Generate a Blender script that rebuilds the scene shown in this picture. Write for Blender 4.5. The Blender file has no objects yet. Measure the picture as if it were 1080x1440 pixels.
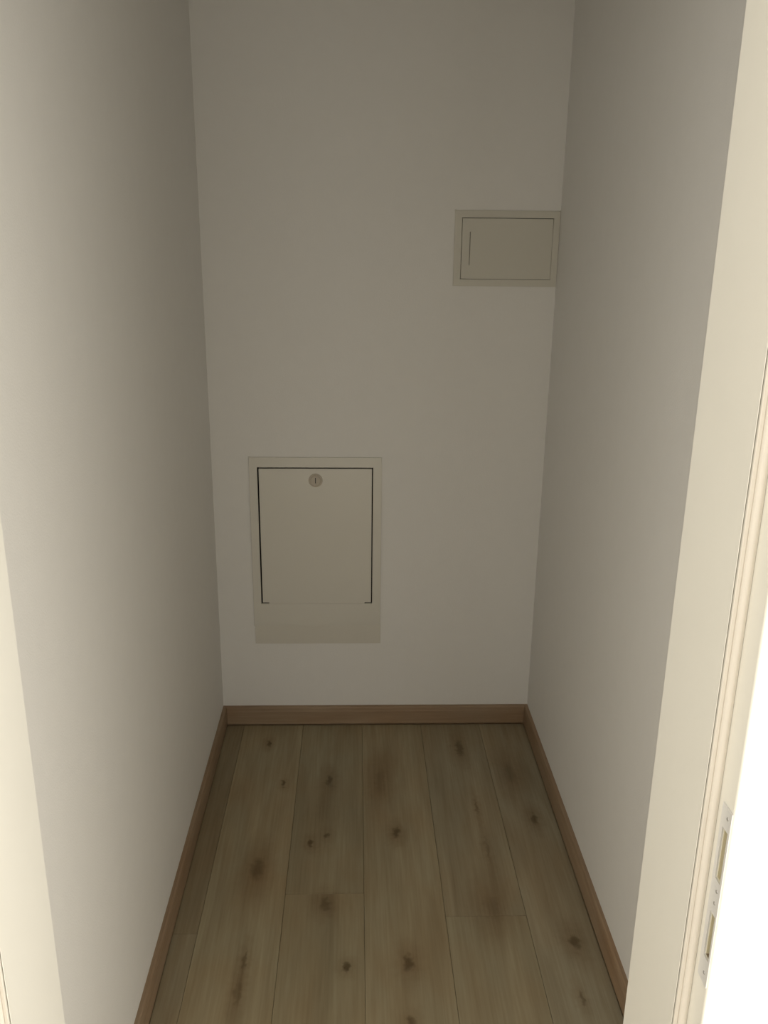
import bpy, bmesh, math, random
from mathutils import Matrix, Vector

random.seed(7)
scene = bpy.context.scene
col = scene.collection

# ------------------------------------------------------------------ camera
PITCH, YAW, ROLL = 0.30675, 0.03391, 0.01192
CAM_H = 1.54852
cam_data = bpy.data.cameras.new('camera')
cam = bpy.data.objects.new('camera', cam_data)
col.objects.link(cam)
_fw = Vector((math.sin(YAW) * math.cos(PITCH), math.cos(YAW) * math.cos(PITCH), -math.sin(PITCH)))
_rt = Vector((math.cos(YAW), -math.sin(YAW), 0))
_up = _rt.cross(_fw)
_r = _rt * math.cos(ROLL) + _up * math.sin(ROLL)
_u = -_rt * math.sin(ROLL) + _up * math.cos(ROLL)
_m = Matrix((_r, _u, -_fw)).transposed().to_4x4()
_m.translation = (0, 0, CAM_H)
cam.matrix_world = _m
cam_data.sensor_fit = 'HORIZONTAL'
cam_data.sensor_width = 36.0
cam_data.lens = 1229.7 / 1080 * 36.0
cam_data.clip_start = 0.02
scene.camera = cam

# ------------------------------------------------------------------ world, fill lights, exposure
world = bpy.data.worlds.new('world')
scene.world = world
world.use_nodes = True
world.node_tree.nodes['Background'].inputs[0].default_value = (0.80, 0.86, 1.0, 1)
world.node_tree.nodes['Background'].inputs[1].default_value = 0.4

# three added fill lights in made-up openings of the unseen hall
HALL_Y = -2.45
HX0, HX1 = -1.35, 1.30               # hall side walls
FILL_RIGHT = (-1.00, 0.60, 0.55, 1.40)    # y0, y1, z0, z1: added light opening in the right-hand wall
FILL_LEFT = (-1.85, -0.15, 1.15, 2.15)     # y0, y1, z0, z1: added high light opening in the left-hand wall
FILL_REAR = (-0.65, 1.05, 0.15, 1.15)      # x0, x1, z0, z1: added low light opening in the rear wall
def fill_light(name, loc, rot, sx, sy, watts):
    d = bpy.data.lights.new(name, 'AREA')
    d.shape = 'RECTANGLE'
    d.size, d.size_y, d.energy = sx, sy, watts
    d.color = (1.0, 0.955, 0.87)
    o = bpy.data.objects.new(name, d)
    col.objects.link(o)
    o.location, o.rotation_euler = loc, rot
Q = math.radians(90)
fill_light('right_added_fill', (HX1 + 0.02, -0.20, 0.975), (0, Q, 0), 0.85, 1.6, 31.0)  # added to brighten the left jamb and left closet wall
fill_light('left_added_fill', (HX0 - 0.02, -1.0, 1.65), (0, -Q, 0), 1.0, 1.7, 29.0)  # added to lift the right lining and right closet wall
fill_light('rear_added_fill', (0.2, HALL_Y - 0.02, 0.65), (Q, 0, 0), 1.7, 1.0, 13.0)  # added frontal fill for the closet end wall

vs = scene.view_settings
vs.view_transform = 'Standard'
vs.look = 'None'
vs.gamma = 1.0
vs.use_curve_mapping = False
vs.exposure = 0.0

# ------------------------------------------------------------------ measures (metres)
XL, XR, YB = -0.4334, 0.5709, 2.563          # inner faces of the closet
HC = 2.50                                    # ceiling
HB, TB = 0.0675, 0.0126                      # baseboard
DL, DR = -0.3649, 0.3461                     # lining faces of the door frame
YF, YC, YN = 0.870, 0.7335, 0.6975           # closet edge, stop, hall edge of the frame
RB = 0.0150                                  # rebate width
DH = 2.00                                    # clear height of the door frame

# ------------------------------------------------------------------ materials
def new_mat(name):
    m = bpy.data.materials.new(name)
    m.use_nodes = True
    return m, m.node_tree.nodes, m.node_tree.links, m.node_tree.nodes['Principled BSDF']

def plain(name, rgb, rough=0.5, metallic=0.0, noise=0.0, nscale=40, bump=0.0, bscale=400, spec=0.5):
    m, N, L, B = new_mat(name)
    B.inputs['Roughness'].default_value = rough
    B.inputs['Metallic'].default_value = metallic
    B.inputs['Specular IOR Level'].default_value = spec
    geo = N.new('ShaderNodeNewGeometry')
    n = N.new('ShaderNodeTexNoise')
    n.inputs['Scale'].default_value = nscale
    n.inputs['Detail'].default_value = 3
    L.new(geo.outputs['Position'], n.inputs['Vector'])
    r = N.new('ShaderNodeMix'); r.data_type = 'RGBA'
    r.inputs[6].default_value = (*[c * (1 - noise) for c in rgb], 1)
    r.inputs[7].default_value = (*[min(1, c * (1 + noise)) for c in rgb], 1)
    L.new(n.outputs['Fac'], r.inputs[0])
    L.new(r.outputs[2], B.inputs['Base Color'])
    if bump:
        n2 = N.new('ShaderNodeTexNoise')
        n2.inputs['Scale'].default_value = bscale
        n2.inputs['Detail'].default_value = 2
        L.new(geo.outputs['Position'], n2.inputs['Vector'])
        b = N.new('ShaderNodeBump')
        b.inputs['Strength'].default_value = bump
        b.inputs['Distance'].default_value = 0.001
        L.new(n2.outputs['Fac'], b.inputs['Height'])
        L.new(b.outputs['Normal'], B.inputs['Normal'])
    return m

M = {}
M['wall'] = plain('white_wall_paint', (0.86, 0.845, 0.81), 0.9, noise=0.015, nscale=25, bump=0.35, bscale=330, spec=0.15)
M['ceiling'] = plain('white_ceiling_paint', (0.80, 0.78, 0.74), 0.95, noise=0.01, bump=0.2, spec=0.1)
M['frame'] = plain('cream_frame_lacquer', (0.88, 0.86, 0.785), 0.42, noise=0.02, nscale=8, bump=0.05, bscale=120)
M['seal'] = plain('beige_rubber_seal', (0.79, 0.74, 0.66), 0.4)
M['steel'] = plain('satin_white_steel', (0.80, 0.80, 0.79), 0.35, metallic=0.25, noise=0.03, nscale=300)
M['screw'] = plain('grey_screw_steel', (0.45, 0.44, 0.43), 0.4, metallic=0.6)
M['pocket'] = plain('yellowed_keeper_plastic', (0.62, 0.56, 0.38), 0.6)
M['dark_pocket'] = plain('raw_brown_fibreboard', (0.22, 0.17, 0.11), 0.9, noise=0.2, nscale=400)
M['panel'] = plain('cream_powder_coated_sheet', (0.745, 0.72, 0.645), 0.27, noise=0.015, nscale=12, bump=0.06, bscale=500)
M['apron'] = plain('cream_powder_coated_apron', (0.72, 0.69, 0.61), 0.35, noise=0.015, nscale=12)
M['lock'] = plain('beige_plastic_lock', (0.56, 0.50, 0.41), 0.5, noise=0.04)
M['dark'] = plain('unlit_dark_cabinet_inside', (0.02, 0.018, 0.014), 0.9)
M['greypanel'] = plain('warm_grey_plastic_cover', (0.68, 0.655, 0.575), 0.55, noise=0.02, nscale=10, bump=0.06, bscale=500)
M['slot'] = plain('shadow_groove_plastic', (0.22, 0.20, 0.16), 0.7)

def knot_group():
    g = bpy.data.node_groups.new('wood_knot', 'ShaderNodeTree')
    I = g.interface
    I.new_socket('Vector', in_out='INPUT', socket_type='NodeSocketVector')
    I.new_socket('Colour', in_out='INPUT', socket_type='NodeSocketColor')
    I.new_socket('Centre', in_out='INPUT', socket_type='NodeSocketVector')
    I.new_socket('Scale', in_out='INPUT', socket_type='NodeSocketVector')
    I.new_socket('Core', in_out='INPUT', socket_type='NodeSocketFloat')
    I.new_socket('Halo', in_out='INPUT', socket_type='NodeSocketFloat')
    I.new_socket('Colour', in_out='OUTPUT', socket_type='NodeSocketColor')
    N, L = g.nodes, g.links
    i = N.new('NodeGroupInput'); o = N.new('NodeGroupOutput')
    sub = N.new('ShaderNodeVectorMath'); sub.operation = 'SUBTRACT'
    L.new(i.outputs['Vector'], sub.inputs[0]); L.new(i.outputs['Centre'], sub.inputs[1])
    mul = N.new('ShaderNodeVectorMath'); mul.operation = 'MULTIPLY'
    L.new(sub.outputs[0], mul.inputs[0]); L.new(i.outputs['Scale'], mul.inputs[1])
    ln = N.new('ShaderNodeVectorMath'); ln.operation = 'LENGTH'
    L.new(mul.outputs[0], ln.inputs[0])
    def ramp(a, b):
        r = N.new('ShaderNodeMapRange'); r.interpolation_type = 'SMOOTHSTEP'
        r.inputs['From Min'].default_value = a; r.inputs['From Max'].default_value = b
        r.inputs['To Min'].default_value = 1; r.inputs['To Max'].default_value = 0
        L.new(ln.outputs['Value'], r.inputs['Value']); return r
    def darker(fac_from, strength, src, rgb):
        m = N.new('ShaderNodeMath'); m.operation = 'MULTIPLY'
        L.new(fac_from.outputs[0], m.inputs[0]); L.new(i.outputs[strength], m.inputs[1])
        x = N.new('ShaderNodeMix'); x.data_type = 'RGBA'; x.blend_type = 'MULTIPLY'
        x.inputs[7].default_value = (*rgb, 1)
        L.new(m.outputs[0], x.inputs[0]); L.new(src, x.inputs[6]); return x
    h = darker(ramp(0.2, 4.2), 'Halo', i.outputs['Colour'], (0.72, 0.64, 0.56))
    c = darker(ramp(0.35, 1.35), 'Core', h.outputs[2], (0.38, 0.33, 0.26))
    L.new(c.outputs[2], o.inputs['Colour'])
    return g

# knots of the floor boards: x, y, half-width, half-length, core, halo
KNOTS = [
    (-0.275, 2.441, .007, .016, .8, .7), (-0.211, 2.228, .007, .013, .9, .5), (-0.077, 2.244, .010, .030, .75, .7),
    (-0.120, 1.960, .008, .015, .85, .7), (-0.078, 1.995, .008, .012, .75, .4), (-0.250, 1.864, .017, .042, .55, .95),
    (-0.073, 1.738, .014, .020, .55, .8), (-0.018, 1.545, .009, .013, .9, .6), (0.074, 2.236, .016, .060, .25, .95),
    (0.111, 1.998, .010, .020, .75, 1.0), (0.120, 1.552, .012, .026, .80, .75), (0.118, 1.40, .010, .016, .7, .5),
    (0.330, 2.412, .012, .045, .6, .9), (0.470, 2.270, .018, .050, .25, .9), (0.499, 2.055, .010, .024, .65, .9),
    (0.506, 1.607, .012, .026, .75, .9), (0.332, 1.720, .022, .040, .25, .8), (0.483, 1.455, .006, .018, .6, .6),
    (0.345, 2.110, .004, .030, .45, .5), (0.350, 1.930, .005, .050, .35, .6), (-0.246, 1.570, .005, .030, .5, .5),
    (-0.251, 1.480, .007, .040, .35, .6), (-0.090, 2.110, .020, .060, .12, .7),
]

def wood(name, light, dark, axis, knots=False, fine=1.0):
    """oak print: streaks run along the given axis (0 = x, 1 = y)"""
    m, N, L, B = new_mat(name)
    geo = N.new('ShaderNodeNewGeometry')
    oi = N.new('ShaderNodeObjectInfo')
    off = N.new('ShaderNodeVectorMath'); off.operation = 'SCALE'
    off.inputs[0].default_value = (3.1, 7.7, 5.3)
    L.new(oi.outputs['Random'], off.inputs['Scale'])
    add = N.new('ShaderNodeVectorMath'); add.operation = 'ADD'
    L.new(geo.outputs['Position'], add.inputs[0]); L.new(off.outputs[0], add.inputs[1])
    def streak(across, along, detail, dist=0.0):
        mp = N.new('ShaderNodeMapping')
        s = [across, across, across]; s[axis] = along
        mp.inputs['Scale'].default_value = s
        L.new(add.outputs[0], mp.inputs['Vector'])
        t = N.new('ShaderNodeTexNoise')
        t.inputs['Scale'].default_value = 1.0
        t.inputs['Detail'].default_value = detail
        t.inputs['Roughness'].default_value = 0.6
        t.inputs['Distortion'].default_value = dist
        L.new(mp.outputs[0], t.inputs['Vector'])
        return t
    broad = streak(16, 1.6, 3, 0.6)
    grain = streak(170 * fine, 5, 3)
    cloud = streak(7, 3.5, 2, 0.3)
    def mixc(fac, a, b, mode='MIX'):
        x = N.new('ShaderNodeMix'); x.data_type = 'RGBA'; x.blend_type = mode
        if isinstance(fac, float): x.inputs[0].default_value = fac
        else: L.new(fac, x.inputs[0])
        for k, v in ((6, a), (7, b)):
            if isinstance(v, tuple): x.inputs[k].default_value = (*v, 1)
            else: L.new(v, x.inputs[k])
        return x.outputs[2]
    def contrast(t, a, b):
        r = N.new('ShaderNodeMapRange')
        r.inputs['From Min'].default_value = a; r.inputs['From Max'].default_value = b
        L.new(t.outputs['Fac'], r.inputs['Value']); return r.outputs[0]
    c = mixc(contrast(broad, 0.32, 0.70), light, dark)
    c = mixc(contrast(cloud, 0.40, 0.75), c, mixc(0.6, c, (0.95, 0.80, 0.66), 'MULTIPLY'))
    c = mixc(contrast(grain, 0.35, 0.75), c, mixc(0.55, c, (0.72, 0.66, 0.58), 'MULTIPLY'))
    if knots:
        grp = knot_group()
        nz = N.new('ShaderNodeTexNoise'); nz.inputs['Scale'].default_value = 55
        nz.inputs['Detail'].default_value = 2
        L.new(geo.outputs['Position'], nz.inputs['Vector'])
        cen = N.new('ShaderNodeVectorMath'); cen.operation = 'SUBTRACT'
        cen.inputs[1].default_value = (0.5, 0.5, 0.5)
        L.new(nz.outputs['Color'], cen.inputs[0])
        wmul = N.new('ShaderNodeVectorMath'); wmul.operation = 'MULTIPLY'
        wmul.inputs[1].default_value = (0.022, 0.04, 0.0)
        L.new(cen.outputs[0], wmul.inputs[0])
        warped = N.new('ShaderNodeVectorMath'); warped.operation = 'ADD'
        L.new(geo.outputs['Position'], warped.inputs[0]); L.new(wmul.outputs[0], warped.inputs[1])
        for (x, y, rx, ry, core, halo) in KNOTS:
            k = N.new('ShaderNodeGroup'); k.node_tree = grp
            L.new(warped.outputs[0], k.inputs['Vector'])
            L.new(c, k.inputs[1])
            k.inputs['Centre'].default_value = (x, y, 0)
            k.inputs['Scale'].default_value = (1 / rx, 1 / ry, 0)
            k.inputs['Core'].default_value = core
            k.inputs['Halo'].default_value = halo
            c = k.outputs[0]
    c = mixc(1.0, c, oi.outputs['Color'], 'MULTIPLY')
    L.new(c, B.inputs['Base Color'])
    B.inputs['Roughness'].default_value = 0.55
    B.inputs['Specular IOR Level'].default_value = 0.35
    b = N.new('ShaderNodeBump'); b.inputs['Strength'].default_value = 0.12
    b.inputs['Distance'].default_value = 0.0006
    L.new(grain.outputs['Fac'], b.inputs['Height'])
    L.new(b.outputs['Normal'], B.inputs['Normal'])
    return m

OAK_L, OAK_D = (0.40, 0.355, 0.25), (0.31, 0.268, 0.182)
M['plank'] = wood('oak_laminate', OAK_L, OAK_D, 1, knots=True)
M['hallfloor'] = wood('oak_laminate_hall', OAK_L, OAK_D, 1)
M['base_x'] = wood('oak_baseboard_foil_across', (0.38, 0.28, 0.185), (0.305, 0.218, 0.14), 0)
M['base_y'] = wood('oak_baseboard_foil_along', (0.38, 0.28, 0.185), (0.305, 0.218, 0.14), 1)

# ------------------------------------------------------------------ mesh helpers
def finish(name, bm, mat, parent=None, bevel=0.0, seg=2, smooth=False, mats=None):
    bmesh.ops.remove_doubles(bm, verts=bm.verts, dist=1e-6)
    if bevel:
        es = [e for e in bm.edges if len(e.link_faces) == 2 and e.calc_face_angle(0) > 0.5]
        bmesh.ops.bevel(bm, geom=es, offset=bevel, segments=seg, affect='EDGES', profile=0.5, clamp_overlap=True)
    bmesh.ops.recalc_face_normals(bm, faces=bm.faces)
    me = bpy.data.meshes.new(name)
    bm.to_mesh(me); bm.free()
    for k in (mats or [mat]):
        me.materials.append(M[k])
    if smooth:
        for p in me.polygons: p.use_smooth = True
    o = bpy.data.objects.new(name, me)
    col.objects.link(o)
    if parent is not None:
        o.parent = parent
        o.matrix_parent_inverse = parent.matrix_world.inverted()
    return o

def add_box(bm, x0, x1, y0, y1, z0, z1):
    v = [bm.verts.new((x, y, z)) for z in (z0, z1) for (x, y) in ((x0, y0), (x1, y0), (x1, y1), (x0, y1))]
    for f in ((0, 3, 2, 1), (4, 5, 6, 7), (0, 1, 5, 4), (1, 2, 6, 5), (2, 3, 7, 6), (3, 0, 4, 7)):
        bm.faces.new([v[i] for i in f])

def holed(bm, axis, u, v, w, holes):
    """slab with rectangular holes; axis = thickness axis, u and v the other two in xyz order"""
    us = sorted(set(list(u) + [h[k] for h in holes for k in (0, 1)]))
    vv = sorted(set(list(v) + [h[k] for h in holes for k in (2, 3)]))
    us = [a for a in us if u[0] - 1e-9 <= a <= u[1] + 1e-9]
    vv = [a for a in vv if v[0] - 1e-9 <= a <= v[1] + 1e-9]
    nu, nv = len(us) - 1, len(vv) - 1
    def solid(i, j):
        if not (0 <= i < nu and 0 <= j < nv): return False
        cu, cv = (us[i] + us[i + 1]) / 2, (vv[j] + vv[j + 1]) / 2
        return not any(h[0] < cu < h[1] and h[2] < cv < h[3] for h in holes)
    cache = {}
    def vert(i, j, k):
        key = (i, j, k)
        if key not in cache:
            a, b, c = us[i], vv[j], w[k]
            cache[key] = bm.verts.new((c, a, b) if axis == 0 else (a, c, b) if axis == 1 else (a, b, c))
        return cache[key]
    for i in range(nu):
        for j in range(nv):
            if not solid(i, j): continue
            for k in (0, 1):
                bm.faces.new([vert(i, j, k), vert(i + 1, j, k), vert(i + 1, j + 1, k), vert(i, j + 1, k)])
            for (di, dj, a, b) in ((-1, 0, (0, 0), (0, 1)), (1, 0, (1, 0), (1, 1)), (0, -1, (0, 0), (1, 0)), (0, 1, (0, 1), (1, 1))):
                if not solid(i + di, j + dj):
                    bm.faces.new([vert(i + a[0], j + a[1], 0), vert(i + b[0], j + b[1], 0), vert(i + b[0], j + b[1], 1), vert(i + a[0], j + a[1], 1)])

def prism(bm, pts, f0, f1):
    """sweep a 2D outline between two mappings (point -> xyz)"""
    a = [bm.verts.new(f0(*p)) for p in pts]
    b = [bm.verts.new(f1(*p)) for p in pts]
    n = len(pts)
    for i in range(n):
        bm.faces.new([a[i], a[(i + 1) % n], b[(i + 1) % n], b[i]])
    bm.faces.new(a); bm.faces.new(b[::-1])

def box_obj(name, mat, parent, *b, bevel=0.0):
    bm = bmesh.new(); add_box(bm, *b)
    return finish(name, bm, mat, parent, bevel)

def empty(name, loc):
    o = bpy.data.objects.new(name, None)
    o.empty_display_size = 0.1
    o.location = loc
    col.objects.link(o)
    bpy.context.view_layer.update()
    return o

def tag(o, label, cat=None, kind=None, group=None):
    if label: o['label'] = label
    if cat: o['category'] = cat
    if kind: o['kind'] = kind
    if group: o['group'] = group
    return o

def struct(o, label, cat):
    return tag(o, label, cat, 'structure')

# ------------------------------------------------------------------ panels' measures (used for the openings in the back wall)
P1 = dict(x0=-0.3222, x1=0.0777, z0=0.3590, z1=0.9090, dx0=-0.2945, dx1=0.0500, dz0=0.4355, dz1=0.8760)
P2 = dict(x0=0.2750, x1=0.5690, z0=1.4135, z1=1.6175, dx0=0.2960, dx1=0.5515, dz0=1.4325, dz1=1.5968)

# ------------------------------------------------------------------ structure
bm = bmesh.new()
add_box(bm, HX0 - .1, HX1 + .1, HALL_Y - .2, 0.7345, -0.10, 0.0)
add_box(bm, XL - .1, XR + .1, 0.7345, YB + .1, -0.10, -0.0105)
floor = struct(finish('floor', bm, 'hallfloor'), 'grey-brown oak laminate floor of the storage closet', 'floor')

PW, SX = 0.19373, -0.1717
G = 0.00035
tints = [(.95, .92, .88), (.86, .80, .73), (1.04, 1.06, 1.0), (1.08, 1.05, .98), (1.0, .97, .90), (.98, .97, .92), (.98, .95, .90),
         (1.06, 1.02, .95), (1.02, 1.0, .95), (1.0, .98, .95), (.98, .99, .95), (1, 1, 1)]
COLS = [  # x0, x1, joints in y
    (XL + TB - .0012, SX - PW, [1.649]), (SX - PW, SX, [1.17]), (SX, SX + PW, [1.773]), (SX + PW, SX + 2 * PW, [1.14]),
    (SX + 2 * PW, SX + 3 * PW, [1.692]), (SX + 3 * PW, XR - TB + .0012, [1.12])]
ti = 0
tint_for = {}
for ci, (x0, x1, joints) in enumerate(COLS):
    ys = [0.7345] + joints + [YB - TB + .0012]
    for k in range(len(ys) - 1):
        bm = bmesh.new()
        add_box(bm, x0 + G, x1 - G, ys[k] + G, ys[k + 1] - G, -0.0100, 0.0)
        p = finish('plank', bm, 'plank', floor, bevel=0.0005, seg=1)
        t = tints[(ci * 2 + k) % len(tints)]
        p.color = (*t, 1)
floor.color = (1, 1, 1, 1)

bm = bmesh.new(); add_box(bm, HX0 - .1, HX1 + .1, HALL_Y - .2, YB + .1, HC, HC + .1)
struct(finish('ceiling', bm, 'ceiling'), 'plain white ceiling above the storage closet', 'ceiling')
struct(box_obj('wall_left', 'wall', None, XL - .1, XL, 0.8605, YB + .1, -0.0105, HC), 'white plastered closet wall left of the low panel', 'wall')
struct(box_obj('wall_right', 'wall', None, XR, XR + .1, 0.8605, YB + .1, -0.0105, HC), 'white plastered closet wall beside the upper grey cover', 'wall')
bm = bmesh.new()
holed(bm, 1, (XL, XR), (-0.0105, HC), (YB, YB + .10),
      [(P1['dx0'] - .006, P1['dx1'] + .006, P1['dz0'] - .006, P1['dz1'] + .006),
       (P2['dx0'] - .004, P2['dx1'] + .004, P2['dz0'] - .004, P2['dz1'] + .004)])
struct(finish('wall_back', bm, 'wall'), 'white plastered end wall carrying two service panels', 'wall')
bm = bmesh.new()
holed(bm, 1, (HX0, HX1), (0.0, HC), (0.7100, 0.8600), [(DL - .022, DR + .022, -1, DH + .022)])
bmesh.ops.delete(bm, geom=[v for v in bm.verts if not v.link_faces], context='VERTS')
struct(finish('wall_front', bm, 'wall'), 'white wall around the closet doorway', 'wall')
bm = bmesh.new()
holed(bm, 0, (HALL_Y, 0.86), (0, HC), (HX0 - .1, HX0), [FILL_LEFT])
struct(finish('wall_hall_left', bm, 'wall'), 'white hall wall with an added high light opening left of the closet doorway', 'wall')
bm = bmesh.new()
holed(bm, 0, (HALL_Y, 0.86), (0, HC), (HX1, HX1 + .1), [FILL_RIGHT])
struct(finish('wall_hall_right', bm, 'wall'), 'white hall wall with an added light opening right of the closet doorway', 'wall')
bm = bmesh.new()
holed(bm, 1, (HX0 - .1, HX1 + .1), (0, HC), (HALL_Y - .15, HALL_Y), [FILL_REAR])
struct(finish('wall_hall_rear', bm, 'wall'), 'white hall wall with an added low light opening opposite the closet', 'wall')

# baseboards: profile is (distance from wall, height)
PROF = [(0.0, -.0100), (TB - .0095, -.0100), (TB - .0095, .0048), (TB - .0006, .0048), (TB, .0056), (TB, .0500), (TB - .0009, .0535), (TB - .0012, .0560),
        (TB - .0014, .0615), (TB - .0028, .0655), (TB - .0058, HB), (0.0, HB)]
bm = bmesh.new()
prism(bm, PROF, lambda d, z: (XL + d, YB - d, z), lambda d, z: (XR - d, YB - d, z))
struct(finish('baseboard_back', bm, 'base_x'), 'brown oak baseboard along the closet end wall', 'baseboard')
bm = bmesh.new()
prism(bm, PROF, lambda d, z: (XL + d, 0.875, z), lambda d, z: (XL + d, YB - d, z))
struct(finish('baseboard_left', bm, 'base_y'), 'brown oak baseboard along the left closet wall', 'baseboard')
bm = bmesh.new()
prism(bm, PROF, lambda d, z: (XR - d, 0.875, z), lambda d, z: (XR - d, YB - d, z))
struct(finish('baseboard_right', bm, 'base_y'), 'brown oak baseboard along the right closet wall', 'baseboard')

# ------------------------------------------------------------------ door frame with lining, rebate, seals, strike plate
frame = struct(empty('trim_1', (0, 0.78, 0)), 'cream lacquered door frame around the closet doorway', 'door frame')
CW = 0.058                                                    # casing width
YCF = 0.8602                                                  # closet-side face of wall
def mirror_bm(bm):
    for v in bm.verts: v.co.x = (DL + DR) - v.co.x
for side in (1, -1):
    # lining board, with the closet-side casing lip
    bm = bmesh.new()
    pts = [(DR, YC + .0004), (DR + .0004, YC), (DR + .0004, YC + .0060), (DR + .0017, YC + .0060), (DR + .0017, YC), (DR + .0215, YC), (DR + .0215, YCF), (DR + CW, YCF), (DR + CW, YF), (DR + .003, YF), (DR + .0009, YF - .0009), (DR, YF - .003)]
    prism(bm, pts, lambda x, y: (x, y, 0.0), lambda x, y: (x, y, DH + (x - DR)))
    if side < 0: mirror_bm(bm)
    finish('lining_board', bm, 'frame', frame)
    # seal strip: a hollow bead set into the stop
    bm = bmesh.new()
    pts = [(DR + .0017, YC - .0002), (DR + .0017, YC - .0014), (DR + .0024, YC - .0022), (DR + .0052, YC - .0022), (DR + .0058, YC - .0016)]
    for k in range(9):
        a = math.radians(195 - 150 * k / 8)
        pts.append((DR + .0100 + .0040 * math.cos(a), YC - .0026 - .0040 * math.sin(a)))
    pts += [(DR + .0147, YC - .0042), (DR + .0147, YC - .0002)]
    prism(bm, pts, lambda x, y: (x, y, 0.001), lambda x, y: (x, y, DH + (x - DR)))
    if side < 0: mirror_bm(bm)
    s = finish('rubber_seal', bm, 'seal', frame, smooth=False)
    s['label'] = 'beige rubber seal bead'
    # casing towards the hall; its inner face is the rebate
    X0 = DR + RB
    if side > 0:
        PK = [(0.7010, 0.7136, 0.9400, 1.0003), (0.7005, 0.7126, 0.8445, 0.9008)]
        bm = bmesh.new()
        holed(bm, 0, (YN + .0021, YC - .0004), (0.0, DH + RB), (X0, X0 + .014), PK)
        finish('rebate_board', bm, 'frame', frame)
        bm = bmesh.new()
        pts = [(X0 + .0142, YC - .0004), (X0 + .0142, YN + .0022), (X0, YN + .0020)]
        for k in range(1, 7):
            a = math.pi / 2 * k / 6
            pts.append((X0 + .0020 - .0020 * math.cos(a), YN + .0020 - .0020 * math.sin(a)))
        pts += [(X0 + CW + .010, YN), (X0 + CW + .014, YN + .004), (X0 + CW + .014, .7098), (DR + .0215, .7098), (DR + .0215, YC - .0004)]
        # split into convex pieces: front cover and back block
        front = pts[1:-3] + [(X0 + CW + .014, .7098), (X0 + .0142, .7098)]
        prism(bm, front, lambda x, y: (x, y, 0.0), lambda x, y: (x, y, DH + RB))
        finish('hall_casing', bm, 'frame', frame)
        for (y0, y1, z0, z1), mk in zip(PK, ('pocket', 'dark_pocket')):
            bm = bmesh.new()
            t = .0008
            add_box(bm, X0 + .0130, X0 + .0138, y0 + t, y1 - t, z0 + t, z1 - t)      # back
            add_box(bm, X0 + .0012, X0 + .0130, y1 - t, y1 - .0001, z0 + t, z1 - t)
            add_box(bm, X0 + .0012, X0 + .0130, y0 + .0001, y0 + t, z0 + t, z1 - t)
            add_box(bm, X0 + .0012, X0 + .0138, y0 + .0001, y1 - .0001, z1 - t, z1 - .0001)
            finish('keeper_box', bm, 'pocket', frame)['label'] = 'yellowed keeper box behind the strike plate'
            box_obj('keeper_floor', mk, frame, X0 + .0012, X0 + .0138, y0 + .0001, y1 - .0001, z0 + .0001, z0 + t + .0002)
    else:
        bm = bmesh.new()
        pts = [(X0, YC - .0004), (X0, YN + .0020)]
        for k in range(1, 7):
            a = math.pi / 2 * k / 6
            pts.append((X0 + .0020 - .0020 * math.cos(a), YN + .0020 - .0020 * math.sin(a)))
        pts += [(X0 + CW + .010, YN), (X0 + CW + .014, YN + .004), (X0 + CW + .014, .7098), (DR + .0219, .7098), (DR + .0219, YC - .0004)]
        prism(bm, pts, lambda x, y: (x, y, 0.0), lambda x, y: (x, y, DH + RB))
        mirror_bm(bm)
        finish('hall_casing', bm, 'frame', frame)
# head of the frame
box_obj('lining_board', 'frame', frame, DL, DR, YC, YF, DH, DH + .0215)
box_obj('hall_casing', 'frame', frame, DL - RB - CW - .014, DR + RB + CW + .014, YN, .7098, DH + RB + .0005, DH + RB + CW)
box_obj('rubber_seal', 'seal', frame, DL + .002, DR - .002, YC - .006, YC - .0002, DH + .002, DH + .0145)

# strike plate on the right-hand rebate
SP = dict(y0=0.6976, y1=0.7190, z0=0.8148, z1=1.0243)
bm = bmesh.new()
holed(bm, 0, (SP['y0'], SP['y1']), (SP['z0'], SP['z1']), (DR + RB - .0014, DR + RB - .0002),
      [(0.7012, 0.7134, 0.9402, 1.0001), (0.7007, 0.7124, 0.8447, 0.9006)])
plate = finish('strike_plate', bm, 'steel', frame)
plate['label'] = 'pale steel strike plate with two slots'
for (y, z) in ((0.7052, 1.0141), (0.7050, 0.9290), (0.7062, 0.9140), (0.7056, 0.8275)):
    bm = bmesh.new()
    bmesh.ops.create_cone(bm, cap_ends=True, segments=12, radius1=.0022, radius2=.0017, depth=.0006,
                          matrix=Matrix.Translation((DR + RB - .0016, y, z)) @ Matrix.Rotation(math.radians(-90), 4, 'Y'))
    finish('screw', bm, 'screw', plate)

# ------------------------------------------------------------------ low access panel (distribution cabinet)
FY = YB - 0.0060
pan = tag(empty('access_panel', (-0.122, YB, 0.2935)), 'cream sheet-metal access panel with round lock, low on the end wall', 'access panel')
bm = bmesh.new()
holed(bm, 1, (P1['x0'], P1['x1']), (P1['z0'], P1['z1']), (FY, YB - .0002),
      [(P1['dx0'] - .0026, P1['dx1'] + .0022, P1['dz0'] - .0022, P1['dz1'] + .0026)])
finish('panel_frame', bm, 'panel', pan, bevel=0.0011, seg=2)
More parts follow.
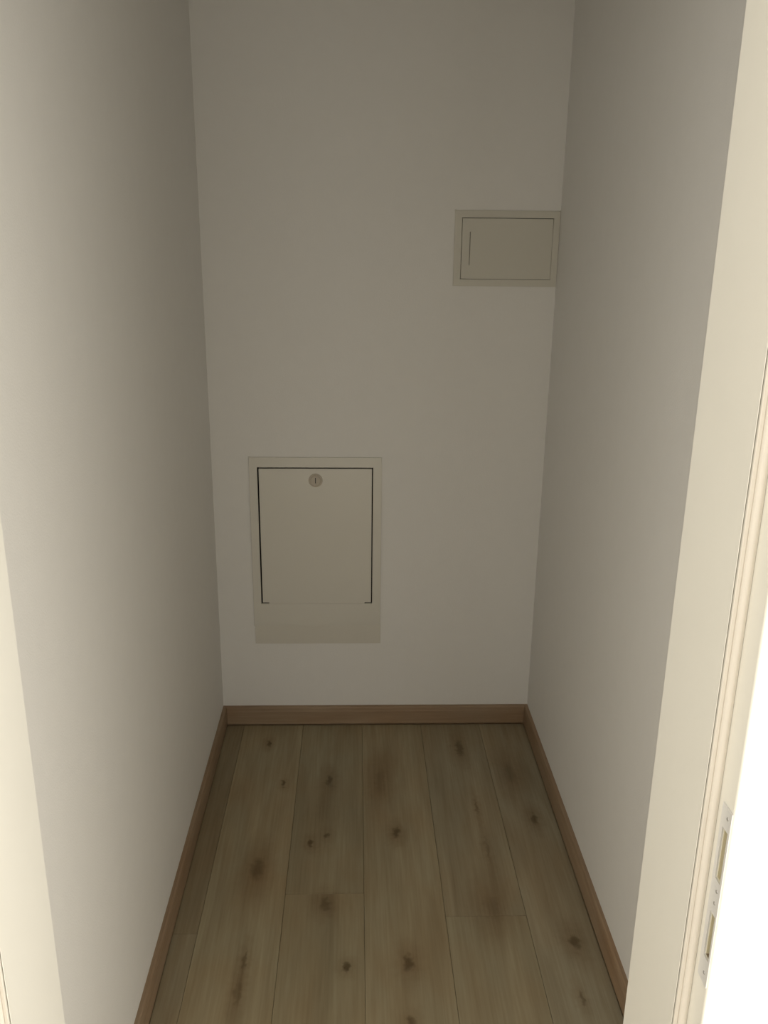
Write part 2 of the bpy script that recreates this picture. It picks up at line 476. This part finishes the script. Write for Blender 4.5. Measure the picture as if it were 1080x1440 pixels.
# door leaf: hooks into the frame along the middle of its lower edge
dm = .0226
bm = bmesh.new()
outline = [(P1['dx0'] + .0026, P1['dz0'] + .0026), (P1['dx0'] + dm, P1['dz0'] + .0026), (P1['dx0'] + dm, P1['dz0'] - .0011),
           (P1['dx1'] - dm, P1['dz0'] - .0011), (P1['dx1'] - dm, P1['dz0'] + .0026), (P1['dx1'] - .0020, P1['dz0'] + .0026),
           (P1['dx1'] - .0020, P1['dz1'] - .0026), (P1['dx0'] + .0026, P1['dz1'] - .0026)]
prism(bm, outline, lambda x, z: (x, FY + .0003, z), lambda x, z: (x, YB + .010, z))
leaf = finish('panel_door', bm, 'panel', pan, bevel=0.0007, seg=1)
# lock: stepped disc with a ring groove, and its key slot
bm = bmesh.new()
LC = (-0.1216, 0.8378)
rings = [(.0, .0020), (.0135, .0020), (.0145, .0006), (.0165, .0006), (.0178, .0022), (.0200, .0020), (.0211, .0008), (.0213, -.0002)]
seg = 36
prev = None
cv = bm.verts.new((LC[0], FY - .0020, LC[1]))
for (r, h) in rings[1:]:
    ring = [bm.verts.new((LC[0] + r * math.cos(2 * math.pi * k / seg), FY + .0003 - h, LC[1] + r * math.sin(2 * math.pi * k / seg))) for k in range(seg)]
    for k in range(seg):
        if prev is None: bm.faces.new([cv, ring[k], ring[(k + 1) % seg]])
        else: bm.faces.new([prev[k], ring[k], ring[(k + 1) % seg], prev[(k + 1) % seg]])
    prev = ring
bm.faces.new(prev)
finish('lock', bm, 'lock', leaf)['label'] = 'round beige coin lock'
box_obj('lock_slot', 'dark', leaf, LC[0] - .0013, LC[0] + .0009, FY - .0021, FY - .0016, LC[1] - .0088, LC[1] + .0088)
# apron under the frame and the sheet-metal box in the wall
box_obj('lower_apron', 'apron', pan, -0.3200, 0.0800, YB - .0036, YB - .0002, 0.2935, 0.3588, bevel=0.0006)
bm = bmesh.new()
e = .0045
bx0, bx1, bz0, bz1 = P1['dx0'] - e, P1['dx1'] + e, P1['dz0'] - e, P1['dz1'] + e
holed(bm, 1, (bx0, bx1), (bz0, bz1), (YB + .0005, YB + .085), [(bx0 + .0015, bx1 - .0015, bz0 + .0015, bz1 - .0015)])
add_box(bm, bx0, bx1, YB + .0851, YB + .090, bz0, bz1)
finish('cabinet_box', bm, 'dark', pan)

# ------------------------------------------------------------------ upper cover (fuse box)
FY2 = YB - 0.0034
up = tag(empty('fuse_box_cover', (0.4237, YB, P2['z0'])), 'small warm-grey plastic cover with a grip groove, high beside the corner', 'fuse box cover')
bm = bmesh.new()
holed(bm, 1, (P2['x0'], P2['x1']), (P2['z0'], P2['z1']), (FY2, YB - .0002),
      [(P2['dx0'] - .0008, P2['dx1'] + .0008, P2['dz0'] - .0008, P2['dz1'] + .0008)])
finish('cover_frame', bm, 'greypanel', up, bevel=0.0010, seg=2)
bm = bmesh.new()
holed(bm, 1, (P2['dx0'] + .0006, P2['dx1'] - .0006), (P2['dz0'] + .0006, P2['dz1'] - .0006), (FY2 + .0004, YB + .008),
      [(0.3184, 0.3203, 1.4700, 1.5600)])
dleaf = finish('cover_door', bm, 'greypanel', up, bevel=0.0005, seg=1)
bm = bmesh.new()
add_box(bm, 0.3178, 0.3209, YB - .0012, YB + .006, 1.4694, 1.5606)
finish('grip_groove', bm, 'slot', dleaf)
box_obj('grip_lip', 'greypanel', dleaf, 0.3160, 0.3180, FY2 - .0008, FY2 + .0003, 1.4700, 1.5600)
bm = bmesh.new()
e = .003
bx0, bx1, bz0, bz1 = P2['dx0'] - e, P2['dx1'] + e, P2['dz0'] - e, P2['dz1'] + e
holed(bm, 1, (bx0, bx1), (bz0, bz1), (YB + .0005, YB + .070), [(bx0 + .0012, bx1 - .0012, bz0 + .0012, bz1 - .0012)])
add_box(bm, bx0, bx1, YB + .0701, YB + .075, bz0, bz1)
finish('cover_box', bm, 'dark', up)
